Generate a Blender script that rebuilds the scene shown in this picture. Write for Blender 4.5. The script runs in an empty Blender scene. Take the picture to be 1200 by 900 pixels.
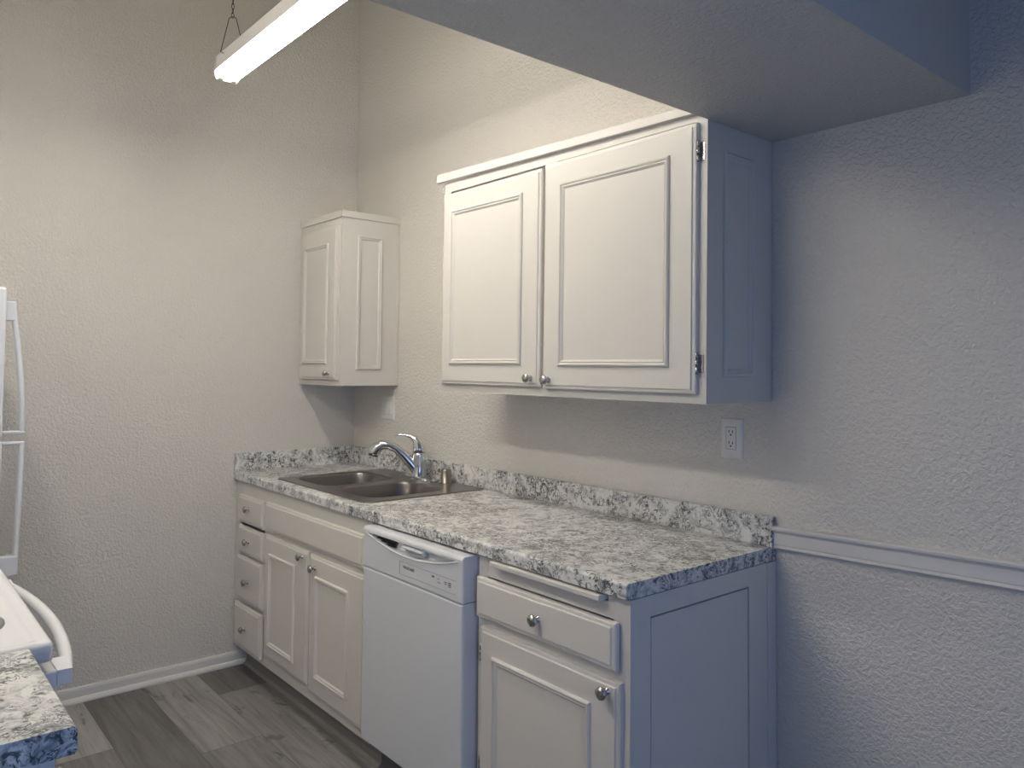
import bpy, bmesh, math, random
from mathutils import Vector, Matrix
random.seed(7)
SC = bpy.context.scene
COL = SC.collection
PI = math.pi

# ---------------------------------------------------------------- camera
W, H = 1200, 900
F_PX, PCX, PCY = 909.963, 589.0711, 396.1224
CAM = Vector((3.6873, -2.0445, 1.4193))
YAW, PITCH, ROLL = .8771, .0379, .0087
fw = Vector((-math.sin(YAW)*math.cos(PITCH), math.cos(YAW)*math.cos(PITCH), math.sin(PITCH)))
rt = fw.cross(Vector((0, 0, 1))).normalized(); up = rt.cross(fw)
c_, s_ = math.cos(ROLL), math.sin(ROLL)
r2 = rt*c_ + up*s_; u2 = up*c_ - rt*s_
cd = bpy.data.cameras.new('camera'); cam = bpy.data.objects.new('camera', cd); COL.objects.link(cam)
m = Matrix((r2, u2, -fw)).transposed().to_4x4(); m.translation = CAM
cam.matrix_world = m
cd.sensor_fit = 'HORIZONTAL'; cd.sensor_width = 36; cd.lens = 36*F_PX/W
cd.shift_x = (W/2-PCX)/W; cd.shift_y = -(H/2-PCY)/W
cd.clip_start = .02; cd.clip_end = 100
SC.camera = cam

# ---------------------------------------------------------------- light and exposure
TUBE_L = 46; TUBE_C = (1.0, .935, .83)
WIN_W = 11.5; WIN_C = (.24, .45, .98)
SC.view_settings.view_transform = 'Standard'; SC.view_settings.look = 'None'
SC.view_settings.exposure = .08; SC.view_settings.gamma = 1; SC.view_settings.use_curve_mapping = False
wd = bpy.data.worlds.new('world'); SC.world = wd; wd.use_nodes = True
wd.node_tree.nodes['Background'].inputs[0].default_value = (.4, .6, 1, 1)
wd.node_tree.nodes['Background'].inputs[1].default_value = .5

def light(name, kind, loc, power, col, rot=(0, 0, 0), size=.1, sy=None):
    d = bpy.data.lights.new(name, kind); d.energy = power; d.color = col
    if kind == 'AREA':
        d.shape = 'RECTANGLE'; d.size = size; d.size_y = sy
    else: d.shadow_soft_size = size
    o = bpy.data.objects.new(name, d); COL.objects.link(o); o.location = loc; o.rotation_euler = rot
    return o
WX, WY0, WY1, WZ0, WZ1 = 4.6, -2.35, -1.1, .35, 1.75
light('window_daylight', 'AREA', (WX+.03, (WY0+WY1)/2, (WZ0+WZ1)/2), WIN_W, WIN_C, (0, PI/2, 0), WZ1-WZ0, WY1-WY0)

# ---------------------------------------------------------------- materials
class NT:
    def __init__(s, name, rough=.5, spec=.5, metal=0):
        s.m = bpy.data.materials.new(name); s.m.use_nodes = True
        s.t = s.m.node_tree; s.b = s.t.nodes['Principled BSDF']
        s.b.inputs['Roughness'].default_value = rough
        s.b.inputs['Metallic'].default_value = metal
        s.b.inputs['Specular IOR Level'].default_value = spec
    def n(s, kind, **kw):
        nd = s.t.nodes.new(kind)
        for k, v in kw.items():
            if k in nd.inputs: s.put(nd.inputs[k], v)
            else: setattr(nd, k, v)
        return nd
    def put(s, sock, v):
        if isinstance(v, bpy.types.NodeSocket): s.t.links.new(v, sock)
        elif isinstance(v, bpy.types.Node): s.t.links.new(v.outputs[0], sock)
        else: sock.default_value = v
    def math(s, op, a, b=0.0, clamp=False):
        nd = s.t.nodes.new('ShaderNodeMath'); nd.operation = op; nd.use_clamp = clamp
        s.put(nd.inputs[0], a); s.put(nd.inputs[1], b); return nd.outputs[0]
    def co(s, scale=(1, 1, 1), loc=(0, 0, 0)):
        tc = s.t.nodes.new('ShaderNodeTexCoord')
        mp = s.n('ShaderNodeMapping'); mp.inputs['Scale'].default_value = scale; mp.inputs['Location'].default_value = loc
        s.t.links.new(tc.outputs['Object'], mp.inputs['Vector']); return mp.outputs[0]
    def noise(s, v, scale, detail=2, rough=.5, dist=0):
        nd = s.n('ShaderNodeTexNoise'); s.put(nd.inputs['Vector'], v)
        nd.inputs['Scale'].default_value = scale; nd.inputs['Detail'].default_value = detail
        nd.inputs['Roughness'].default_value = rough; nd.inputs['Distortion'].default_value = dist
        return nd.outputs[0]
    def ramp(s, f, stops):
        nd = s.n('ShaderNodeValToRGB'); s.put(nd.inputs[0], f); e = nd.color_ramp.elements
        while len(e) > 1: e.remove(e[-1])
        e[0].position = stops[0][0]; e[0].color = col4(stops[0][1])
        for p, c in stops[1:]:
            x = e.new(p); x.color = col4(c)
        return nd.outputs[0]
    def mix(s, f, a, b, mode='MIX'):
        nd = s.n('ShaderNodeMix'); nd.data_type = 'RGBA'; nd.blend_type = mode
        s.put(nd.inputs[0], f); s.put(nd.inputs[6], col4(a)); s.put(nd.inputs[7], col4(b)); return nd.outputs[2]
    def bump(s, h, strength=.5, dist=.001):
        nd = s.n('ShaderNodeBump'); nd.inputs['Strength'].default_value = strength; nd.inputs['Distance'].default_value = dist
        s.put(nd.inputs['Height'], h); s.put(s.b.inputs['Normal'], nd.outputs[0])
    def col(s, c): s.put(s.b.inputs['Base Color'], col4(c)); return s
def col4(c):
    if isinstance(c, (bpy.types.NodeSocket, bpy.types.Node)): return c
    if isinstance(c, (int, float)): return (c, c, c, 1)
    return tuple(c) if len(c) == 4 else tuple(c)+(1,)

def mat_wall(name, base, scale=88, strength=.9, rough=.34):
    t = NT(name, rough, .4)
    co = t.co()
    n1 = t.noise(co, scale, 3, .55, .6)
    n2 = t.noise(co, scale*.33, 2, .5, .5)
    r = t.ramp(n1, [(.36, 0.0), (.62, 1.0)])
    h = t.math('ADD', t.math('MULTIPLY', r, .75), t.math('MULTIPLY', n2, .5))
    t.bump(h, strength, .0034)
    t.col(base); return t.m
def mat_paint(name, base, rough=.38, grain=.12):
    t = NT(name, rough, .45)
    n = t.noise(t.co((1, 1, .35)), 120, 3, .6)
    t.bump(n, grain, .0006)
    n2 = t.noise(t.co(), 7, 3, .5)
    b2 = tuple(x*.95 for x in base)
    t.col(t.mix(n2, base, b2)); return t.m
def mat_plain(name, base, rough=.4, metal=0, spec=.5, aniso=None):
    t = NT(name, rough, spec, metal)
    n = t.noise(t.co(), 40, 2, .5)
    t.put(t.b.inputs['Roughness'], t.math('ADD', t.math('MULTIPLY', n, .08), rough-.04))
    t.col(base); return t.m
def mat_granite(name, sc=1.0):
    t = NT(name, .33, .5)
    co = t.co((sc, sc, sc))
    n1 = t.noise(co, 24, 7, .70, 1.1)
    base = t.ramp(n1, [(.30, (.10, .11, .125)), (.38, (.34, .355, .37)), (.455, (.60, .61, .61)), (.55, (.80, .795, .775))])
    # thin branching veins, in patches
    n2 = t.noise(co, 24, 6, .66, 2.0)
    v = t.math('ABSOLUTE', t.math('SUBTRACT', n2, .5))
    vein = t.ramp(v, [(.0, 1.0), (.014, .9), (.034, 0.0)])
    msk = t.ramp(t.noise(co, 10, 4, .55, .8), [(.46, 0.0), (.56, 1.0)])
    vv = t.math('MULTIPLY', vein, msk)
    # dark flecks in clusters
    n3 = t.noise(co, 70, 5, .6, 1.0)
    f = t.ramp(n3, [(.52, 0.0), (.585, 1.0)])
    m2 = t.ramp(t.noise(co, 11, 4, .6, 1.2), [(.455, 0.0), (.53, 1.0)])
    ff = t.math('MULTIPLY', f, m2)
    c = t.mix(t.math('MULTIPLY', vv, .92), base, (.022, .026, .032))
    c = t.mix(t.math('MULTIPLY', ff, .9), c, (.035, .04, .048))
    t.col(c); return t.m
def mat_floor():
    t = NT('grey_vinyl_plank', .42, .45)
    at = t.n('ShaderNodeAttribute'); at.attribute_name = 'tone'
    co = t.co((.9, 14, 14))
    # each plank has its own grain: shift by the tone
    av = t.n('ShaderNodeVectorMath'); av.operation = 'ADD'; t.put(av.inputs[0], co)
    sc = t.n('ShaderNodeVectorMath'); sc.operation = 'SCALE'; t.put(sc.inputs[0], at.outputs['Color']); sc.inputs['Scale'].default_value = 90
    t.put(av.inputs[1], sc.outputs[0])
    g = t.noise(av.outputs[0], 2.4, 6, .62, .7)
    grain = t.ramp(g, [(.30, .72), (.5, 1.28), (.72, 1.75)])
    kn = t.noise(t.co((2.6, 7, 1)), 1.9, 3, .6, .6)
    knot = t.ramp(kn, [(.61, 0.0), (.70, 1.0)])
    c = t.mix(1.0, at.outputs['Color'], grain, 'MULTIPLY')
    c = t.mix(t.math('MULTIPLY', knot, .7), c, (.035, .030, .027))
    t.put(t.b.inputs['Base Color'], c)
    t.bump(g, .15, .0008)
    return t.m

WALL_C = (.74, .712, .665)
M = {
 'wall': mat_wall('warm_white_textured_wall', WALL_C),
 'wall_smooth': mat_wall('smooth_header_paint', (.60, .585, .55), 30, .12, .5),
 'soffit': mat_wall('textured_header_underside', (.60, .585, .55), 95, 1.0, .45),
 'ceil': mat_wall('ceiling_paint', (.72, .69, .62)),
 'paint': mat_paint('white_cabinet_paint', (.74, .71, .67)),
 'paint_dimmed': mat_paint('white_cabinet_paint_dimmed', (.67, .65, .61)),  # wall cabinets: same white, colour lowered to offset the strong tube light
 'trim': mat_paint('white_trim_paint', (.76, .745, .72), .3, .05),
 'granite': mat_granite('grey_granite_laminate'),
 'floor': mat_floor(),
 'steel': mat_plain('brushed_sink_steel', (.25, .237, .225), .30, 1),
 'chrome': mat_plain('polished_chrome', (.72, .74, .77), .10, 1),
 'nickel': mat_plain('satin_nickel', (.46, .45, .44), .27, 1),
 'cap': mat_plain('brushed_nickel_cap', (.36, .32, .28), .30, 1),
 'white': mat_plain('white_appliance_enamel', (.70, .72, .755), .30),
 'whiter': mat_plain('white_range_enamel', (.80, .81, .84), .22),
 'grey': mat_plain('light_grey_plastic', (.45, .47, .50), .4),
 'dark': mat_plain('dark_recess', (.02, .02, .022), .6),
 'kick': mat_plain('dark_grey_toe_panel', (.12, .12, .125), .5),
 'ink_shade': mat_plain('grey_ink_and_gap_shade', (.10, .105, .12), .5),
 'iron': mat_plain('dark_wire', (.05, .042, .038), .5, .6),
 'housing': mat_plain('white_enamelled_steel', (.72, .71, .70), .35),
 'plastic': mat_plain('white_switch_plastic', (.78, .77, .76), .35),
 'vinyl': mat_plain('grey_vinyl_cove_strip', (.27, .255, .24), .45),
 'drip': mat_plain('grey_drip_pan_metal', (.33, .33, .34), .35, .8),
 'black': mat_plain('black_coil_metal', (.03, .03, .032), .5),
}
tm = NT('lit_fluorescent_tube'); tm.col((.9, .9, .9))
tm.b.inputs['Emission Color'].default_value = TUBE_C+(1,); tm.b.inputs['Emission Strength'].default_value = TUBE_L
M['tube'] = tm.m

# ---------------------------------------------------------------- mesh helpers
class MB:
    def __init__(s): s.v = []; s.f = []; s.sm = []; s.mi = []; s.cur = 0
    def add(s, vs, fs, smooth=False):
        o = len(s.v); s.v += [Vector(v) for v in vs]
        for f in fs: s.f.append([i+o for i in f]); s.sm.append(smooth); s.mi.append(s.cur)
        return s
    def box(s, x0, x1, y0, y1, z0, z1):
        vs = [(x, y, z) for z in (z0, z1) for y in (y0, y1) for x in (x0, x1)]
        return s.add(vs, [(0, 2, 3, 1), (4, 5, 7, 6), (0, 1, 5, 4), (2, 6, 7, 3), (0, 4, 6, 2), (1, 3, 7, 5)])
    def prism(s, poly, axis, a, b):
        # poly: 2D points in the plane across axis; extruded from a to b
        def p(q, t):
            return {'x': (t, q[0], q[1]), 'y': (q[0], t, q[1]), 'z': (q[0], q[1], t)}[axis]
        n = len(poly); vs = [p(q, a) for q in poly]+[p(q, b) for q in poly]
        fs = [(i, (i+1) % n, n+(i+1) % n, n+i) for i in range(n)]+[tuple(range(n))[::-1], tuple(range(n, 2*n))]
        return s.add(vs, fs)
    def rectloft(s, fr, u0, u1, v0, v1, prof, cap=True, back=True):
        # fr=(origin,U,V,N). prof: (inset, height) loops from the back outwards; cap closes the last
        O, U, V, N = fr; vs = []; fs = []
        for ins, h in prof:
            for (a, b) in ((u0+ins, v0+ins), (u1-ins, v0+ins), (u1-ins, v1-ins), (u0+ins, v1-ins)):
                vs.append(O+U*a+V*b+N*h)
        for k in range(len(prof)-1):
            for i in range(4):
                j = (i+1) % 4; fs.append((4*k+i, 4*k+j, 4*k+4+j, 4*k+4+i))
        e = 4*(len(prof)-1)
        if cap: fs.append((e, e+1, e+2, e+3))
        if back: fs.append((3, 2, 1, 0))
        return s.add(vs, fs)
    def lathe(s, O, A, prof, n=16, smooth=True):
        A = Vector(A).normalized(); X = A.orthogonal().normalized(); Y = A.cross(X); O = Vector(O); vs = []; fs = []
        for r, h in prof:
            for i in range(n):
                a = 2*PI*i/n; vs.append(O+A*h+X*(r*math.cos(a))+Y*(r*math.sin(a)))
        for k in range(len(prof)-1):
            for i in range(n):
                j = (i+1) % n; fs.append((k*n+i, k*n+j, k*n+n+j, k*n+n+i))
        s.add(vs, fs, smooth)
        o = len(s.v)-len(vs)
        s.f.append([o+i for i in range(n)][::-1]); s.sm.append(False); s.mi.append(s.cur)
        s.f.append([o+(len(prof)-1)*n+i for i in range(n)]); s.sm.append(False); s.mi.append(s.cur)
        return s
    def tube(s, pts, rad, n=10, closed=False, flat=None):
        # rad: float, list, or list of (a,b) half axes; flat gives the side axis
        P = [Vector(p) for p in pts]; m_ = len(P); vs = []; fs = []; prev = None
        for k in range(m_):
            if closed: T = (P[(k+1) % m_]-P[k-1]).normalized()
            else: T = (P[min(k+1, m_-1)]-P[max(k-1, 0)]).normalized()
            if flat is not None: X = Vector(flat); X = (X-T*X.dot(T)).normalized()
            elif prev is None: X = T.orthogonal().normalized()
            else: X = (prev-T*prev.dot(T)).normalized()
            prev = X; Y = T.cross(X)
            r = rad[k] if isinstance(rad, (list, tuple)) else rad
            ra, rb = r if isinstance(r, (list, tuple)) else (r, r)
            for i in range(n):
                a = 2*PI*i/n; vs.append(P[k]+X*(ra*math.cos(a))+Y*(rb*math.sin(a)))
        for k in range(m_ if closed else m_-1):
            for i in range(n):
                j = (i+1) % n; q = (k+1) % m_; fs.append((k*n+i, k*n+j, q*n+j, q*n+i))
        if not closed: fs += [tuple(range(n))[::-1], tuple((m_-1)*n+i for i in range(n))]
        return s.add(vs, fs, True)
    def build(s, name, mat, parent=None, off=None, bevel=0, seg=2, shear=None):
        if off is None:
            if parent is not None: off = parent['_o']
            else:
                xs = [v.x for v in s.v]; ys = [v.y for v in s.v]; zs = [v.z for v in s.v]
                off = ((min(xs)+max(xs))/2, (min(ys)+max(ys))/2, min(zs))
        off = Vector(off); me = bpy.data.meshes.new(name)
        vs = [v.copy() for v in s.v]
        if shear:
            for v in vs: v.x += shear[0]*(v.z-shear[1])
        me.from_pydata([v-off for v in vs], [], s.f)
        for p, sm, mi in zip(me.polygons, s.sm, s.mi): p.use_smooth = sm; p.material_index = mi
        for mt in (mat if isinstance(mat, (list, tuple)) else [mat]): me.materials.append(M[mt])
        bm = bmesh.new(); bm.from_mesh(me); bmesh.ops.recalc_face_normals(bm, faces=bm.faces); bm.to_mesh(me); bm.free()
        o = bpy.data.objects.new(name, me); COL.objects.link(o)
        if parent is not None:
            o.parent = parent; o.location = (0, 0, 0)
        else: o.location = off
        o['_o'] = tuple(off)
        if bevel:
            b = o.modifiers.new('bevel', 'BEVEL'); b.width = bevel; b.segments = seg; b.limit_method = 'ANGLE'; b.angle_limit = math.radians(40)
        return o
def tag(o, label=None, cat=None, group=None, kind=None):
    if label: o['label'] = label
    if cat: o['category'] = cat
    if group: o['group'] = group
    if kind: o['kind'] = kind
    return o
def root(name, loc, label, cat, group=None):
    o = bpy.data.objects.new(name, None); COL.objects.link(o); o.location = loc; o.empty_display_size = .1
    o['_o'] = tuple(loc); return tag(o, label, cat, group)
def struct(mb, name, mat, bevel=0): return tag(mb.build(name, mat, off=(0, 0, 0), bevel=bevel), kind='structure')
X, Y, Z = Vector((1, 0, 0)), Vector((0, 1, 0)), Vector((0, 0, 1))
def front(y): return (Vector((0, y, 0)), X, Z, -Y)       # u = x, v = z, outwards -y
def side(x): return (Vector((x, 0, 0)), Y, Z, X)         # u = y, v = z, outwards +x
def backf(y): return (Vector((0, y, 0)), X, Z, Y)        # faces +y

# ---------------------------------------------------------------- the room
KY = -2.44; KC = 3.6; DX0, DX1 = 2.461, 2.984; DYF = -4.3; DC = 2.62; HZ = 2.085
# floor: planks run along x; one mesh, one face and tone per plank
rows = []; y = -.10
tones = {0: (.150, .138, .128)}
fm = bpy.data.meshes.new('floor'); fv = []; ff = []; ft = []
seams = {  # row index -> (first seam x, [tones])
 2: (.30, [.105, .185, .15, .2]), 3: (.77, [.205, .155, .12, .19]), 4: (1.5, [.105, .17, .13, .2]), 5: (.53, [.25, .14, .19, .12])}
PW = .2345; y_top = .02
edges = [y_top]+[-.565-PW*i for i in range(0, 17)]
edges = [.02, -.10, -.333, -.565]+[-.565-PW*i for i in range(1, 17)]
for r in range(len(edges)-1):
    yb, ya = edges[r], edges[r+1]
    ri = r-1
    x = -.02; first, tn = seams.get(ri, (random.uniform(.2, 1.2), [random.uniform(.11, .22) for _ in range(5)]))
    nx = first; k = 0
    while x < 4.7:
        xe = min(nx, 4.7); g = .0011; b = tn[k % len(tn)]
        i = len(fv); fv += [(x+g, ya+g, 0), (xe-g, ya+g, 0), (xe-g, yb-g, 0), (x+g, yb-g, 0)]; ff.append((i, i+1, i+2, i+3))
        ft.append((b*1.0, b*.97, b*.95)); x = xe; nx = xe+1.22; k += 1
        if xe > 4.69: break
i = len(fv); fv += [(-.1, -4.5, -.0012), (4.8, -4.5, -.0012), (4.8, .1, -.0012), (-.1, .1, -.0012), (-.1, -4.5, -.08), (4.8, -4.5, -.08), (4.8, .1, -.08), (-.1, .1, -.08)]
for q in ((0, 1, 2, 3), (7, 6, 5, 4), (0, 4, 5, 1), (1, 5, 6, 2), (2, 6, 7, 3), (3, 7, 4, 0)): ff.append(tuple(i+a for a in q)); ft.append((.05, .046, .043))
fm.from_pydata(fv, [], ff); fm.materials.append(M['floor'])
ca = fm.color_attributes.new('tone', 'FLOAT_COLOR', 'CORNER')
li = 0
for p, t_ in zip(fm.polygons, ft):
    for _ in p.loop_indices: ca.data[li].color = t_+(1,); li += 1
fo = bpy.data.objects.new('floor', fm); COL.objects.link(fo); tag(fo, kind='structure')

struct(MB().box(-.12, 0, KY-.12, .12, 0, KC), 'wall_left', 'wall')
struct(MB().box(-.12, 4.72, 0, .12, 0, KC), 'wall_back', 'wall')
struct(MB().box(-.12, DX1, KY-.12, KY, 0, KC), 'wall_front', 'wall')
struct(MB().box(DX1-.1, DX1, DYF, KY-.12, 0, DC), 'wall_dining_left', 'wall')
struct(MB().box(DX1-.1, 4.72, DYF-.12, DYF, 0, DC), 'wall_dining_front', 'wall')
mb = MB()
mb.box(4.6, 4.72, DYF, WY0, 0, DC).box(4.6, 4.72, WY1, 0, 0, DC).box(4.6, 4.72, WY0, WY1, 0, WZ0).box(4.6, 4.72, WY0, WY1, WZ1, DC)
struct(mb, 'wall_right', 'wall')
mb = MB()
for a, b, c, d in ((WY0, WY1, WZ0, WZ0+.05), (WY0, WY1, WZ1-.05, WZ1), (WY0, WY0+.05, WZ0, WZ1), (WY1-.05, WY1, WZ0, WZ1)): mb.box(4.585, 4.61, a, b, c, d)
struct(mb, 'window_1', 'trim')
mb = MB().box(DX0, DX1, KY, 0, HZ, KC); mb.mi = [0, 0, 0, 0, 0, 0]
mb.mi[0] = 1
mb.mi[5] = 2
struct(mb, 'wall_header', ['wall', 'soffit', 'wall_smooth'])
struct(MB().box(-.12, DX0+.01, KY-.12, .12, KC, KC+.1), 'ceiling', 'ceil')
struct(MB().box(DX1, 4.72, DYF-.12, .12, DC, DC+.1), 'ceiling', 'ceil')
# baseboard on the left wall with its shoe moulding
bb = [(0, 0), (.022, 0), (.022, .008), (.017, .018), (.010, .022), (.010, .050), (.007, .060), (0, .062)]
mb = MB(); mb.prism([(a, b) for a, b in bb], 'y', KY, -.56); struct(mb, 'baseboard_left', 'trim')
# chair rail: runs slightly out of level, as in the house
def rail(x0, x1):
    pr = [(0, .0), (.012, .0), (.016, .004), (.012, .008), (.009, .010), (.012, .014), (.012, .044), (.017, .050), (.023, .054), (.024, .060), (.020, .064), (0, .065)]
    mb = MB(); n = len(pr); vs = []
    for x in (x0, x1):
        dz = .909+(x-2.47)*.027
        vs += [(x, -a, dz+b) for a, b in pr]
    mb.add(vs, [(i, (i+1) % n, n+(i+1) % n, n+i) for i in range(n)]+[tuple(range(n))[::-1], tuple(range(n, 2*n))]); return mb
struct(rail(2.4632, 4.6), 'trim_1', 'trim')

# ---------------------------------------------------------------- small shared pieces
def knob(name, parent, p, d, r=.0155):
    d = Vector(d)
    prof = [(.0095, 0), (.0095, .002), (.0055, .004), (.0048, .012), (.009, .015), (r*.96, .019), (r, .022), (r*.9, .0262), (r*.55, .0292), (.001, .030)]
    return MB().lathe(p, d, prof, 18).build(name, 'nickel', parent)
SLAB = [(0, 0), (0, .0115), (.003, .0145), (.011, .0155), (.0125, .0185), (.0145, .019)]
MOULD = [(0, 0), (0, .0035), (.0025, .007), (.006, .0088), (.009, .0078), (.0105, .0045), (.0125, .0045), (.015, .006), (.018, .0035), (.0205, .0015), (.021, 0)]
def door(name, parent, fr, u0, u1, v0, v1, mld=None, mat='paint', shear=None):
    d = MB().rectloft(fr, u0, u1, v0, v1, SLAB).build(name, mat, parent, shear=shear)
    if mld:
        O, U, V, N = fr
        MB().rectloft((O+N*.0188, U, V, N), *mld, MOULD, cap=False, back=False).build('panel_moulding', mat, d, shear=shear)
    return d
def hinge(parent, x, y, z, h=.058, sgn=1):
    # face-frame hinge: leaf on the frame, wrapped barrel at the door edge
    mb = MB(); mb.box(min(x, x+sgn*.016), max(x, x+sgn*.016), y-.002, y, z-h/2+.006, z+h/2-.006)
    mb.tube([(x+sgn*.001, y-.010, z-h/2), (x+sgn*.001, y-.010, z-h/6)], .0042, 8)
    mb.tube([(x+sgn*.001, y-.010, z-h/6+.001), (x+sgn*.001, y-.010, z+h/6-.001)], .005, 8)
    mb.tube([(x+sgn*.001, y-.010, z+h/6), (x+sgn*.001, y-.010, z+h/2)], .0042, 8)
    mb.box(min(x-sgn*.001, x+sgn*.005), max(x-sgn*.001, x+sgn*.005), y-.010, y-.001, z-h/2+.008, z+h/2-.008)
    return mb.build('hinge', 'nickel', parent)

# ---------------------------------------------------------------- sink base cabinet
FF = -.626       # face frame plane; fronts stand on it and end at -.645
r_ = root('base_cabinet', (.636, -.3, 0), 'long white base cabinet under the sink with four drawers and two doors', 'cabinet')
mb = MB()
mb.box(.003, 1.272, FF+.019, -.003, .10, .150)
mb.box(.003, .021, FF+.019, -.003, .10, .872).box(1.254, 1.272, FF+.019, -.003, .10, .872).box(.021, 1.254, -.015, -.003, .15, .872)
mb.build('body', 'paint', r_)
mb = MB()   # face frame
mb.box(.003, .080, FF, FF+.019, .10, .873).box(.345, .395, FF, FF+.019, .10, .873).box(1.235, 1.272, FF, FF+.019, .10, .873).box(.795, .83, FF, FF+.019, .14, .70)
for a, b in ((.10, .165), (.81, .873), (.665, .71)): mb.box(.08, 1.235, FF+.0003, FF+.0187, a, b)
for a, b in ((.53, .555), (.310, .345), (.668, .698)): mb.box(.08, .345, FF+.0003, FF+.0187, a, b)
mb.build('face_frame', 'paint', r_, bevel=.001)
MB().box(.025, 1.25, -.56, -.545, 0, .10).build('toe_kick', 'paint', r_)
mb = MB(); mb.prism([(-.560, 0), (-.585, 0), (-.583, .004), (-.572, .012), (-.565, .03), (-.563, .078), (-.560, .08)], 'x', .02, 1.262)
mb.build('cove_strip', 'vinyl', r_)
for a, b, pull, kz in ((.690, .815, 0, .762), (.550, .676, 0, .614), (.338, .538, 0, .432)):
    d = door('drawer', r_, front(FF), .072, .352, a, b)
    knob('knob', d, (.203, FF-.0188, kz), (0, -1, 0))
# the lowest drawer sits a little proud of the frame
mb = MB().rectloft(front(FF-.006), .060, .357, .128, .318, SLAB)
mb.box(.09, .335, FF-.0058, -.12, .15, .30)
d = mb.build('drawer', 'paint', r_); knob('knob', d, (.197, FF-.0248, .222), (0, -1, 0)); d['label'] = 'lowest drawer standing slightly open'
door('false_front', r_, front(FF), .378, 1.240, .700, .820)
dl = door('door', r_, front(FF), .385, .807, .158, .680, (.437, .694, .213, .607)); knob('knob', dl, (.762, FF-.0188, .655), (0, -1, 0))
dr = door('door', r_, front(FF), .820, 1.253, .140, .678, (.880, 1.142, .211, .602)); knob('knob', dr, (.872, FF-.0188, .630), (0, -1, 0))
hinge(dr, 1.254, FF, .60); hinge(dr, 1.254, FF, .222)

# ---------------------------------------------------------------- dishwasher
DX_0, DX_1, DF = 1.304, 1.876, -.680
r_ = root('dishwasher', (1.586, -.35, 0), 'white built-in dishwasher under the counter between two cabinets', 'dishwasher')
MB().box(DX_0+.005, DX_1-.005, -.60, -.05, .10, .862).build('tub', 'dark', r_)
mb = MB().rectloft(front(-.605), DX_0, DX_1, .150, .7335, [(0, 0), (0, .068), (.0025, .0735), (.007, .075)]); mb.build('door', 'white', r_)
# control panel: outer box with a smile-shaped recess cut in the front face
def lens_pts():
    top = [(1.325, .8525), (1.850, .8525)]
    arc = []
    for i in range(1, 20):
        t = i/20; x_ = 1.850+(1.325-1.850)*t
        arc.append((x_, .8525-.0375*(1-abs(2*t-1)**2.0)))
    return [top[0]]+[(1.325+(1.850-1.325)*i/8, .8525) for i in range(1, 8)]+[top[1]]+arc
def control_panel():
    bm = bmesh.new(); z0, z1 = .7365, .869; y = DF-.0005
    out = [(DX_0+.006, z0+.002), (DX_1-.006, z0+.002), (DX_1-.006, z1-.010), (DX_0+.006, z1-.010)]
    lp = lens_pts()
    vo = [bm.verts.new((a, y, b)) for a, b in out]; vl = [bm.verts.new((a, y, b)) for a, b in lp]
    es = [bm.edges.new((vo[i], vo[(i+1) % 4])) for i in range(4)]+[bm.edges.new((vl[i], vl[(i+1) % len(vl)])) for i in range(len(vl))]
    bmesh.ops.triangle_fill(bm, use_beauty=True, use_dissolve=False, edges=es)
    for f in list(bm.faces):      # drop any triangle inside the recess
        c = f.calc_center_median()
        if all(v in vl for v in f.verts) and inside(c.x, c.z, lp): bm.faces.remove(f)
    # rim lip and pocket
    cx = sum(a for a, _ in lp)/len(lp); cz = sum(b for _, b in lp)/len(lp)
    prev = vl
    for k, (sc, dy) in enumerate(((.995, .0015), (.985, .012), (.97, .020))):
        ring = [bm.verts.new((cx+(a-cx)*sc, y+dy, cz+(b-cz)*sc)) for a, b in lp]
        for i in range(len(lp)): bm.faces.new((prev[i], prev[(i+1) % len(lp)], ring[(i+1) % len(lp)], ring[i]))
        prev = ring
    bm.faces.new(prev)
    # sides, rounded top edge
    def ring4(p): return [bm.verts.new(q) for q in p]
    loops = [vo]
    for (i_, dy, dt) in ((.003, .0008, .0075), (.001, .003, .0035), (0, .0065, .001), (0, .011, 0), (0, .075, 0)):
        loops.append(ring4([(DX_0+i_, y+dy, z0), (DX_1-i_, y+dy, z0), (DX_1-i_, y+dy, z1-dt), (DX_0+i_, y+dy, z1-dt)]))
    for a, b in zip(loops, loops[1:]):
        for i in range(4): bm.faces.new((a[i], a[(i+1) % 4], b[(i+1) % 4], b[i]))
    bm.faces.new(loops[-1])
    mb = MB(); bm.verts.index_update(); mb.add([v.co.copy() for v in bm.verts], [[v.index for v in f.verts] for f in bm.faces]); bm.free()
    return mb
def inside(px, pz, lp):
    c = False; n = len(lp)
    for i in range(n):
        (x1, z1), (x2, z2) = lp[i], lp[(i+1) % n]
        if (z1 > pz) != (z2 > pz) and px < (x2-x1)*(pz-z1)/(z2-z1)+x1: c = not c
    return c
cp = control_panel().build('control_panel', 'white', r_)
# bright lip following the lower edge of the recess
lp = lens_pts(); arc = lp[8:]+[lp[0]]
MB().tube([(a, DF-.001, b-.001) for a, b in arc], .0028, 8).build('handle_lip', 'whiter', cp)
mb = MB()
for k in range(4): mb.box(1.352+.024*k, 1.502-.004*k, DF+.010, DF+.021, .8460-.0068*k, .8488-.0068*k)
mb.build('vent', 'dark', cp)
mb = MB().rectloft(front(DF+.016), 1.545, 1.668, .834, .8475, [(0, 0), (0, .010), (.004, .016), (.006, .017)]); mb.build('latch', 'whiter', cp, bevel=.001)
MB().prism([(1.552, .835), (1.562, .826), (1.59, .8205), (1.63, .8205), (1.662, .826), (1.676, .835)], 'y', DF+.010, DF+.0215).build('latch_pocket', 'grey', cp)
mb = MB()   # printed outline and button marks
for a, b, c, d in ((1.538, 1.539, .755, .795), (1.539, 1.845, .7945, .7951), (1.539, 1.845, .7546, .7550)):
    mb.box(a, b, DF-.0011, DF-.0004, c, d)
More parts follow.
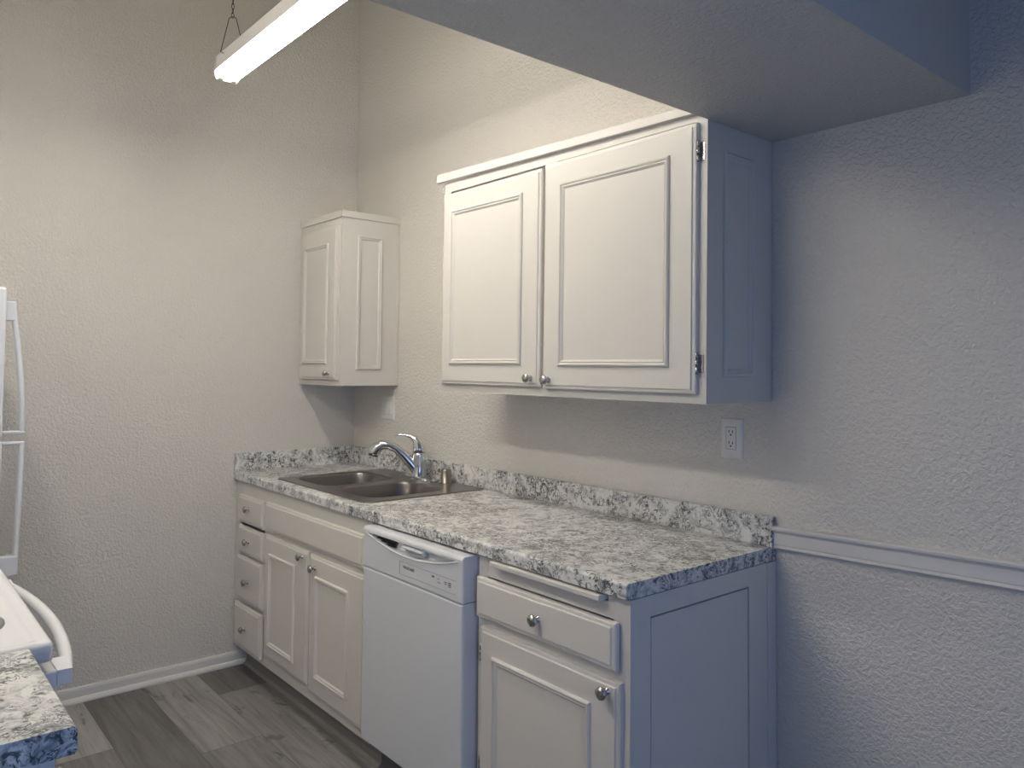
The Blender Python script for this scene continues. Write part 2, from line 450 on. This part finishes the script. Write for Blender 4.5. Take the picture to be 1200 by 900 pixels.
for cxx, w_, zz, h_ in ((1.717, .012, .768, .005), (1.745, .010, .768, .0015), (1.748, .016, .758, .0012), (1.782, .012, .766, .0022), (1.782, .010, .7605, .0022), (1.803, .014, .7665, .003), (1.803, .014, .7605, .003), (1.803, .014, .756, .0015)):
    mb.box(cxx+.01-w_/2, cxx+.01+w_/2, DF-.0012, DF-.0004, zz+.014, zz+.014+h_)
mb.build('button_marks', 'ink_shade', cp)
def text(name, body, size, mat, parent, M4):
    cu = bpy.data.curves.new('lettering', 'FONT'); cu.body = body; cu.size = size; cu.extrude = .0002; cu.offset = size*.02; cu.align_x = 'CENTER'
    to = bpy.data.objects.new('tmp', cu); COL.objects.link(to); dg = bpy.context.evaluated_depsgraph_get()
    me = bpy.data.meshes.new_from_object(to.evaluated_get(dg)); COL.objects.unlink(to); bpy.data.objects.remove(to)
    off = Vector(parent['_o']); me.transform(Matrix.Translation(-off) @ M4); me.materials.clear(); me.materials.append(M[mat])
    o = bpy.data.objects.new(name, me); COL.objects.link(o); o.parent = parent; return o
RM = Matrix.Rotation(PI/2, 4, 'X')
text('brand_lettering', 'FRIGIDAIRE', .0125, 'ink_shade', cp, Matrix.Translation((1.592, DF-.0008, .776)) @ RM)
MB().box(1.276, 1.878, -.578, -.566, .004, .148).build('toe_panel', 'kick', r_)

# ---------------------------------------------------------------- end base cabinet
r_ = root('base_cabinet', (2.17, -.3, 0), 'white base cabinet right of the dishwasher with one wide drawer and a cutting board', 'cabinet')
XE = 2.461
mb = MB(); mb.box(1.883, 1.901, FF+.019, -.003, 0, .872).box(1.901, XE-.02, FF+.019, -.003, .10, .15).box(1.901, XE-.02, -.015, -.003, .15, .872)
mb.build('body', 'paint', r_)
# end panel with a shallow recessed field, and a back corner strip
mb = MB().rectloft(side(XE-.016), -.6265, -.003, .002, .873, [(0, 0), (0, .016)], cap=False)
O = side(XE)
def ring(mb, fr, o, i, h0, h1):
    O, U, V, N = fr; vs = []
    for (u0, u1, v0, v1), h in ((o, h0), (i, h1)):
        for a, b in ((u0, v0), (u1, v0), (u1, v1), (u0, v1)): vs.append(O+U*a+V*b+N*h)
    mb.add(vs, [(k, (k+1) % 4, 4+(k+1) % 4, 4+k) for k in range(4)])
ring(mb, O, (-.6265, -.003, .002, .873), (-.553, -.133, .08, .822), 0, 0)
for a_, b_, h_, g_ in ((0, .0003, 0, -.014), (.0003, .0052, -.014, -.014), (.0052, .0055, -.014, -.002)):
    ring(mb, O, (-.553+a_, -.133-a_, .08+a_, .822-a_), (-.553+b_, -.133-b_, .08+b_, .822-b_), h_, g_)
mb.add([(XE-.002, a, b) for a, b in ((-.5475, .0855), (-.1385, .0855), (-.1385, .8165), (-.5475, .8165))], [(0, 1, 2, 3)])
ep = mb.build('end_panel', 'paint', r_)
mb = MB().box(XE-.0005, XE+.004, -.045, -.003, .002, .873); mb.build('corner_strip', 'paint', r_, bevel=.001)
mb = MB()
mb.box(1.883, 1.925, FF, FF+.019, 0, .873).box(2.41, XE-.0165, FF, FF+.019, .002, .873)
for a, b in ((.8165, .855), (.665, .715), (.10, .15)): mb.box(1.925, 2.41, FF+.0003, FF+.0187, a, b)
mb.box(1.925, 1.955, FF+.0003, FF+.0187, .855, .873).box(2.39, 2.41, FF+.0003, FF+.0187, .855, .873)
mb.build('face_frame', 'paint', r_, bevel=.0008)
MB().box(1.90, XE-.02, -.56, -.545, 0, .10).build('toe_kick', 'paint', r_)
MB().box(1.955, 2.39, FF+.0187, -.30, .853, .8745).build('cutting_board_slot', 'dark', r_)
mb = MB().box(1.962, 2.383, -.652, FF+.01, .857, .8715); mb.build('cutting_board', 'paint', r_, bevel=.003)
mb = MB().rectloft(front(FF-.004), 1.894, 2.430, .702, .815, SLAB); mb.box(1.93, 2.40, FF-.0038, -.12, .716, .800)
d = mb.build('drawer', 'paint', r_); knob('knob', d, (2.163, FF-.0228, .760), (0, -1, 0), .0165)
d = door('door', r_, front(FF), 1.910, 2.441, .135, .676, (1.972, 2.351, .20, .607)); knob('knob', d, (2.404, FF-.0188, .650), (0, -1, 0), .0165)
hinge(d, 1.909, FF, .60, .05, -1); hinge(d, 1.909, FF, .28, .05, -1)

# ---------------------------------------------------------------- countertop with sink cut-out
LX = 2.463; CZ0, CZ1 = .8755, .914; CF = -.643
SX0, SX1, SY0, SY1 = .372, 1.135, -.570, -.065
def edge_prof(yf, yb, z0, z1, sg=1):
    r = .006
    return [(yb, z0), (yf+sg*.003, z0), (yf, z0+.003), (yf, z1-r), (yf+sg*.002, z1-.002), (yf+sg*r, z1), (yb, z1)]
r_ = root('countertop', (1.23, -.32, CZ0), 'long grey granite patterned countertop holding the sink', 'countertop')
mb = MB(); mb.prism(edge_prof(CF, SY0, CZ0, CZ1), 'x', .002, LX)
mb.box(.002, LX, SY1, -.002, CZ0, CZ1).box(.002, SX0, SY0, SY1, CZ0, CZ1).box(SX1, LX, SY0, SY1, CZ0, CZ1)
mb.build('slab', 'granite', r_)
mb = MB(); mb.box(.002, LX, -.021, -.002, CZ1, .999).box(.002, .021, CF+.001, -.021, CZ1, .999)
mb.build('backsplash', 'granite', r_, bevel=.0015)

# ---------------------------------------------------------------- sink
def rrect(x0, x1, y0, y1, r, z, n=6):
    out = []
    for cx, cy, a0 in ((x1-r, y1-r, 0), (x0+r, y1-r, PI/2), (x0+r, y0+r, PI), (x1-r, y0+r, 3*PI/2)):
        for i in range(n+1):
            a = a0+PI/2*i/n; out.append((cx+r*math.cos(a), cy+r*math.sin(a), z))
    return out
r_ = root('sink', (.755, -.32, CZ1), 'stainless steel double bowl sink set into the countertop', 'sink')
B1, B2 = (.400, .722, -.530, -.165), (.778, 1.100, -.530, -.165)
def sink_rim():
    bm = bmesh.new(); zt = CZ1+.0045
    outer = rrect(.362, 1.158, -.585, -.030, .030, zt, 5)
    loops = [outer, rrect(*B1, .075, zt), rrect(*B2, .075, zt)]
    es = []; vl = []
    for L in loops:
        vs = [bm.verts.new(p) for p in L]; vl.append(vs)
        es += [bm.edges.new((vs[i], vs[(i+1) % len(vs)])) for i in range(len(vs))]
    bmesh.ops.triangle_fill(bm, use_beauty=True, edges=es)
    for f in list(bm.faces):
        c = f.calc_center_median()
        for L, vs in zip(loops[1:], vl[1:]):
            if all(v in vs for v in f.verts) and inside(c.x, c.y, [(p[0], p[1]) for p in L]): bm.faces.remove(f); break
    o2 = [bm.verts.new(p) for p in rrect(.357, 1.163, -.590, -.025, .034, CZ1+.0003, 5)]
    for i in range(len(o2)): bm.faces.new((vl[0][i], vl[0][(i+1) % len(o2)], o2[(i+1) % len(o2)], o2[i]))
    bm.verts.index_update(); mb = MB(); mb.add([v.co.copy() for v in bm.verts], [[v.index for v in f.verts] for f in bm.faces]); bm.free()
    return mb
sink_rim().build('rim', 'steel', r_)
def bowl(b):
    x0, x1, y0, y1 = b; mb = MB(); vs = []; zt = CZ1+.0045
    st = [(0, 0, .075), (.004, -.002, .073), (.007, -.008, .070), (.012, -.10, .070), (.018, -.150, .070), (.030, -.170, .065), (.055, -.180, .055), (.14, -.183, .02)]
    n = 0
    for ins, dz, r in st:
        L = rrect(x0+ins, x1-ins, y0+ins, y1-ins, r, zt+dz, 6); n = len(L); vs += L
    fs = [(k*n+i, k*n+(i+1) % n, (k+1)*n+(i+1) % n, (k+1)*n+i) for k in range(len(st)-1) for i in range(n)]
    fs.append(tuple((len(st)-1)*n+i for i in range(n)))
    mb.add(vs, fs, True); o = mb.build('bowl', 'steel', r_)
    MB().lathe(((x0+x1)/2, (y0+y1)/2, zt-.1825), (0, 0, 1), [(.045, 0), (.045, .002), (.038, .003), (.034, .0005), (.01, .0005)], 20).build('drain', 'chrome', o)
bowl(B1); bowl(B2)

# ---------------------------------------------------------------- faucet
FZ = CZ1+.0045; fx, fy = .770, -.098
r_ = root('faucet', (fx, fy, FZ), 'chrome single lever kitchen faucet behind the double sink', 'faucet')
mb = MB(); pts = []
for z_, ins in ((FZ, 0), (FZ+.006, 0), (FZ+.011, .006)):
    pts.append(rrect(fx-.125+ins, fx+.125-ins, fy-.030+ins, fy+.030-ins, .029-ins, z_, 6))
n = len(pts[0]); mb.add(sum(pts, []), [(k*n+i, k*n+(i+1) % n, (k+1)*n+(i+1) % n, (k+1)*n+i) for k in range(2) for i in range(n)]+[tuple(2*n+i for i in range(n))], False)
mb.build('deck_plate', 'chrome', r_)
MB().lathe((fx, fy, FZ+.010), (0, 0, 1), [(.036, 0), (.035, .006), (.0325, .012), (.0315, .05), (.0325, .09), (.0325, .100), (.031, .106), (.024, .110), (.002, .111)], 24).build('body', 'chrome', r_)
# spout leaves the body low, climbs over the bowls and bends down at the spray head
sp = [(0, 0, .026), (-.012, -.018, .046), (-.028, -.045, .075), (-.050, -.080, .108), (-.072, -.116, .136), (-.095, -.152, .152), (-.117, -.186, .153), (-.136, -.212, .140), (-.146, -.228, .120), (-.149, -.233, .104)]
rs = [.024, .0245, .0235, .0215, .0195, .0195, .021, .0235, .0240, .0215]
MB().tube([(fx+a*.74, fy+b*.74, FZ+c*1.0) for a, b, c in sp], rs, 16).build('spout', 'chrome', r_)
hd = [(0, .002, .112), (-.001, .001, .135), (-.004, -.003, .158), (-.011, -.012, .177), (-.024, -.028, .190), (-.042, -.050, .196), (-.058, -.070, .196), (-.068, -.082, .194)]
hr = [(.031, .031), (.030, .029), (.0275, .0245), (.0225, .018), (.016, .011), (.0115, .0062), (.009, .005), (.006, .004)]
MB().tube([(fx+a, fy+b, FZ+c) for a, b, c in hd], hr, 14, flat=(.77, -.64, 0)).build('lever_handle', 'chrome', r_)
o = MB().lathe((.932, -.066, FZ-.0005), (0, 0, 1), [(.026, 0), (.026, .003), (.0238, .005), (.0238, .053), (.022, .058), (.016, .061), (.002, .062)], 24).build('air_gap_cap', 'cap')
tag(o, 'short brushed nickel cylinder cap standing right of the faucet', 'air gap')

# ---------------------------------------------------------------- wall cabinets
def wall_cab(loc, label, x0, x1, dy, z0, z1, crown_x0, crown_x1, side_panel, shear=None, left_panel=False):
    r = root('wall_cabinet', loc, label, 'cabinet')
    mb = MB().box(x0, x1, -dy+.019, -.002, z0, z1); mb.build('body', 'paint_dimmed', r, shear=shear)
    mb = MB(); f0 = -dy
    mb.box(x0, x0+.04, f0, f0+.019, z0, z1).box(x1-.04, x1, f0, f0+.019, z0, z1).box(x0+.04, x1-.04, f0+.0003, f0+.019, z0, z0+.04).box(x0+.04, x1-.04, f0+.0003, f0+.019, z1-.04, z1)
    if x1-x0 > .8: mb.box((x0+x1)/2-.035, (x0+x1)/2+.02, f0+.0003, f0+.019, z0+.04, z1-.04)
    mb.build('face_frame', 'paint_dimmed', r, shear=shear)
    sp_ = MB().rectloft(side(x1), *side_panel, MOULD, cap=False, back=False).build('side_moulding', 'paint_dimmed', r, shear=shear)
    return r
# small corner cabinet
r_ = wall_cab((.215, -.16, 1.327), 'small white wall cabinet in the corner with a narrow door', .002, .431, .317, 1.327, 2.118, 0, .431, (-.236, -.100, 1.402, 2.040))
mb = MB(); mb.prism([(.0015, 2.118), (.437, 2.118), (.437, 2.150), (.0015, 2.150)], 'y', -.3235, -.0015); mb.build('crown_strip', 'paint_dimmed', r_, bevel=.001)
MB().box(.4205, .4335, -.016, -.0015, 1.327, 2.117).build('scribe_strip', 'paint_dimmed', r_)
d = door('door', r_, front(-.317), .030, .412, 1.354, 2.080, (.083, .335, 1.428, 2.003), 'paint_dimmed'); knob('knob', d, (.352, -.3358, 1.385), (0, -1, 0), .013)
# large cabinet; it hangs a touch out of plumb
SH = (.0085, 2.085)
r_ = wall_cab((1.855, -.16, 1.327), 'large white wall cabinet with two doors beside the dropped header', 1.256, 2.4585, .317, 1.327, 2.128, 0, 0, (-.243, -.100, 1.400, 2.012), SH)
mb = MB()   # flat crown strip along the top, a little lower at the right end
x0_, x1_ = 1.222, 2.4585
vs = [(x0_, -.334, 2.131), (x1_, -.334, 2.106), (x1_, -.334, 2.132), (x0_, -.334, 2.162), (x0_, -.317, 2.131), (x1_, -.317, 2.106), (x1_, -.317, 2.132), (x0_, -.317, 2.162)]
mb.add(vs, [(0, 1, 2, 3), (7, 6, 5, 4), (0, 4, 5, 1), (1, 5, 6, 2), (2, 6, 7, 3), (3, 7, 4, 0)]); mb.build('crown_strip', 'paint_dimmed', r_, bevel=.0015)
dl = door('door', r_, front(-.317), 1.268, 1.822, 1.356, 2.076, (1.329, 1.734, 1.429, 2.008), 'paint_dimmed', SH); knob('knob', dl, (1.777, -.3358, 1.385), (0, -1, 0))
dr = door('door', r_, front(-.317), 1.838, 2.434, 1.352, 2.082, (1.914, 2.349, 1.424, 2.008), 'paint_dimmed', SH); knob('knob', dr, (1.863, -.3358, 1.381), (0, -1, 0))
hinge(dr, 2.4345, -.317, 2.004, .06); hinge(dr, 2.4285, -.317, 1.434, .06)

# ---------------------------------------------------------------- wall plates
def plate(name, label, cat, x0, x1, z0, z1):
    r = root(name, ((x0+x1)/2, -.001, z0), label, cat)
    MB().rectloft(front(-.0005), x0, x1, z0, z1, [(0, 0), (0, .002), (.004, .0055), (.006, .006)]).build('cover_plate', 'plastic', r)
    return r
r_ = plate('power_outlet', 'white rectangular duplex outlet on the wall below the large wall cabinet', 'outlet', 2.281, 2.358, 1.151, 1.273)
cx, cz = 2.3195, 1.212
MB().rectloft(front(-.0062), cx-.0168, cx+.0168, cz-.033, cz+.033, [(0, 0), (0, .0005), (.001, .0018), (.002, .002)]).build('receptacle', 'plastic', r_)
mb = MB(); ring_ = (cx-.0178, cx+.0178, cz-.034, cz+.034)
mb.rectloft(front(-.0060), *ring_, [(0, 0), (0, .0006), (.001, .0006)], cap=True); mb.build('gap_shadow', 'ink_shade', r_)  # dark sheet painted as the shade in the gap round the receptacle
mb = MB()
for dz in (.017, -.017):
    mb.box(cx-.0075, cx-.0050, -.0086, -.0080, cz+dz-.001, cz+dz+.0075).box(cx+.0048, cx+.0075, -.0086, -.0080, cz+dz-.001, cz+dz+.0065)
    mb.lathe((cx, -.0080, cz+dz-.007), (0, -1, 0), [(.0028, 0), (.0028, .0006)], 10)
mb.build('slot', 'dark', r_)
for z_ in (cz+.049, cz-.049): MB().lathe((cx, -.0062, z_), (0, -1, 0), [(.003, 0), (.003, .0008), (.001, .0012)], 10).build('screw', 'plastic', r_)
r_ = plate('light_switch', 'small white double switch plate on the wall under the corner cabinet', 'switch', .288, .402, 1.155, 1.272)
for cx in (.322, .368):
    MB().rectloft(front(-.0062), cx-.0165, cx+.0165, 1.2135-.033, 1.2135+.033, [(0, 0), (0, .0010), (.0015, .003), (.003, .0033)]).build('rocker', 'plastic', r_)
    MB().rectloft(front(-.0060), cx-.0178, cx+.0178, 1.2135-.0345, 1.2135+.0345, [(0, 0), (0, .0006), (.001, .0006)]).build('rocker_gap', 'grey', r_)

# ---------------------------------------------------------------- hanging fluorescent light
def shop_light(LX0, LY, LZ, label):
    LX1 = LX0+1.22
    r_ = root('fluorescent_light', (LX0+.61, LY, LZ), label, 'lamp', 'fluorescent shop lights over the kitchen')
    mb = MB()   # folded steel channel with narrow reflector wings
    pr = [(-.048, .0), (-.043, .003), (-.041, .054), (-.036, .060), (.036, .060), (.041, .054), (.043, .003), (.048, .0), (.048, -.003), (.042, -.003), (.040, .0), (-.040, .0), (-.042, -.003), (-.048, -.003)]
    mb.prism([(LY+a, LZ+b) for a, b in pr], 'x', LX0, LX1); mb.build('housing', 'housing', r_)
    for xx, dd in ((LX0, -1), (LX1, 1)):
        mb = MB().prism([(LY-.038, LZ-.034), (LY+.038, LZ-.034), (LY+.044, LZ-.026), (LY+.049, LZ-.003), (LY+.043, LZ+.054), (LY+.037, LZ+.062), (LY-.037, LZ+.062), (LY-.043, LZ+.054), (LY-.049, LZ-.003), (LY-.044, LZ-.026)], 'x', xx, xx+dd*.004)
        ec = mb.build('end_cap', 'housing', r_)
        for s in (-1, 1):
            x_in = xx-dd*.018
            MB().box(min(xx, x_in), max(xx, x_in), LY+s*.024-.010, LY+s*.024+.010, LZ-.033, LZ-.0005).build('lamp_holder', 'plastic', ec)
    for s in (-1, 1):
        MB().tube([(LX0+.019, LY+s*.024, LZ-.019), (LX1-.019, LY+s*.024, LZ-.019)], .0135, 12).build('fluorescent_tube', 'tube', r_)
    def vhook(x):
        w = .0016; top = LZ+.196
        MB().tube([(x+.012, LY-.043, LZ+.040), (x-.010, LY-.046, LZ+.052), (x-.018, LY-.014, top-.006), (x-.013, LY-.008, top), (x-.005, LY, top), (x, LY+.006, top-.006), (x+.014, LY+.036, LZ+.060)], w, 6).build('wire_hanger', 'iron', r_)
        mb = MB(); z = top-.006; k = 0
        while z < KC-.002:
            d = Vector((1, 0, 0)) if k % 2 else Vector((0, 1, 0)); c = Vector((x-.009, LY-.004, z+.011)); pts = []
            for i in range(8):
                a = 2*PI*i/8; pts.append(c+d*(.0052*math.cos(a))+Z*(.0105*math.sin(a)))
            mb.tube(pts, .0013, 5, closed=True); z += .0175; k += 1
        mb.build('chain', 'iron', r_)
    vhook(LX0+.065); vhook(LX1-.10)
shop_light(.76, -.99, 2.535, 'lit two tube fluorescent light hanging on a chain, nearest the wall cabinets')
shop_light(1.12, -1.98, 2.54, 'lit two tube fluorescent light hanging over the range side of the kitchen')

# ---------------------------------------------------------------- range on the opposite side
r_ = root('range', (1.69, -2.09, 0), 'white electric range standing between the near counter and the refrigerator', 'range')
RX0, RX1 = 1.310, 2.068
MB().box(RX0, RX1, KY+.01, -1.790, .03, .868).build('body', 'whiter', r_, bevel=.003)
mb = MB()   # cooktop: raised rounded rim round a shallow tray
def rloop(i, z, r): return rrect(RX0+i, RX1-i, KY+.06+i, -1.752-i, r, z, 4)
st = [(0, .880, .014), (0, .906, .014), (.0025, .912, .014), (.007, .9145, .014), (.020, .9145, .014), (.026, .9125, .014), (.034, .908, .016)]
L = [rloop(*q) for q in st]; n = len(L[0])
mb.add(sum(L, []), [(k*n+i, k*n+(i+1) % n, (k+1)*n+(i+1) % n, (k+1)*n+i) for k in range(len(L)-1) for i in range(n)], True)
mb.f.append([(len(L)-1)*n+i for i in range(n)]); mb.sm.append(False); mb.mi.append(0); mb.f.append(list(range(n))[::-1]); mb.sm.append(False); mb.mi.append(0)
mb.build('cooktop', 'whiter', r_)
for (bx, by, br) in ((1.862, -1.905, .102), (1.52, -1.93, .078), (1.85, -2.20, .078), (1.52, -2.20, .098)):
    b = MB().lathe((bx, by, .9082), (0, 0, 1), [(br, 0), (br, .0035), (br-.006, .0045), (br-.016, .001), (.02, .0005)], 32).build('drip_pan', 'drip', r_)
    pts = []
    for i in range(90):
        a = i*.24; rr = .018+(br-.040)*i/89; pts.append((bx+rr*math.cos(a), by+rr*math.sin(a), .9145))
    MB().tube(pts, .0035, 6).build('coil', 'black', b)
MB().box(RX0+.01, RX1-.01, KY+.005, KY+.06, .868, 1.08).build('backguard', 'whiter', r_, bevel=.008)
dd_ = MB().box(RX0+.004, RX1-.001, -1.7895, -1.745, .20, .860).build('oven_door', 'whiter', r_, bevel=.003)
MB().box(RX0+.06, RX1-.06, -1.7455, -1.7435, .38, .70).build('oven_window', 'black', dd_)
MB().box(RX0+.004, RX1-.004, -1.7895, -1.750, .04, .192).build('storage_drawer', 'whiter', r_, bevel=.003)
mb = MB()   # bowed handle with square end blocks
n_ = 18; pts = []; rr = []
for i in range(n_+1):
    t = i/n_; x_ = RX1-.02+(RX0+.02-RX1+.02)*t; pts.append((x_, -1.7305+.038*math.sin(PI*t)**.75, .847)); rr.append((.0125, .0122))
mb.tube(pts, rr, 12, flat=(0, 0, 1))
for xx, w in ((RX1-.074, .074), (RX0+.002, .070)): mb.box(xx, xx+w, -1.7452, -1.7205, .834, .8605)
mb.build('handle', 'whiter', dd_)

# ---------------------------------------------------------------- refrigerator
r_ = root('refrigerator', (.425, -2.08, 0), 'white top freezer refrigerator at the left edge by the left wall', 'refrigerator')
GX0, GX1, GY = .045, .800, -1.684
MB().box(GX0, GX1, KY+.02, -1.762, .02, 1.65).build('body', 'white', r_, bevel=.005)
MB().box(GX0, GX1, -1.760, GY, 1.184, 1.660).build('freezer_door', 'white', r_, bevel=.008)
MB().box(GX0, GX1, -1.760, GY, .10, 1.176).build('refrigerator_door', 'white', r_, bevel=.008)
MB().box(GX0+.01, GX1-.01, -1.80, -1.70, .02, .095).build('toe_grille', 'kick', r_)
HX = GX1-.045
def fhandle(za, zb, o1, o2):
    # za: far end block, zb: end at the gap between the doors; o1, o2: reach from the door there
    s = 1 if za > zb else -1; mb = MB()
    mb.box(HX-.014, HX+.014, GY-.001, GY+o1, min(za, za-s*.062), max(za, za-s*.062))
    mb.tube([(HX, GY+o1+(o2-o1)*math.sin(t*PI/2)-.008, za-s*.02+(zb-za+s*.025)*t) for t in [i/8 for i in range(9)]], [(.013, .0085)]*9, 12, flat=(1, 0, 0))
    mb.box(HX-.013, HX+.013, GY-.001, GY+o2, min(zb, zb+s*.010), max(zb, zb+s*.010))
    return mb
fhandle(1.618, 1.192, .031, .066).build('door_handle', 'white', r_, bevel=.003)
fhandle(.742, 1.168, .057, .066).build('door_handle', 'white', r_, bevel=.003)

# ---------------------------------------------------------------- near counter
r_ = root('base_cabinet', (2.27, -2.12, 0), 'white base cabinet under the near countertop at the lower left corner', 'cabinet')
mb = MB().box(2.080, 2.450, KY+.003, -1.835, .10, .873); mb.box(2.080, 2.450, KY+.003, -1.90, 0, .10); mb.build('body', 'paint', r_)
mb = MB().box(2.080, 2.450, -1.8345, -1.816, .10, .873); mb.build('face_frame', 'paint', r_)
d = MB().rectloft(backf(-1.8158), 2.10, 2.43, .70, .82, SLAB).build('drawer', 'paint', r_); knob('knob', d, (2.265, -1.797, .76), (0, 1, 0))
d = MB().rectloft(backf(-1.8158), 2.10, 2.43, .15, .68, SLAB).build('door', 'paint', r_); knob('knob', d, (2.14, -1.797, .65), (0, 1, 0))
r_ = root('countertop', (2.27, -2.1, CZ0), 'short grey granite patterned countertop in the lower left corner beside the range', 'countertop')
mb = MB(); mb.prism(edge_prof(-1.7905, KY+.002, CZ0, CZ1, -1), 'x', 2.080, 2.460); mb.build('slab', 'granite', r_)
MB().box(2.080, 2.460, KY+.002, KY+.021, CZ1, .999).build('backsplash', 'granite', r_, bevel=.0015)

for o in bpy.data.objects:
    if '_o' in o: del o['_o']
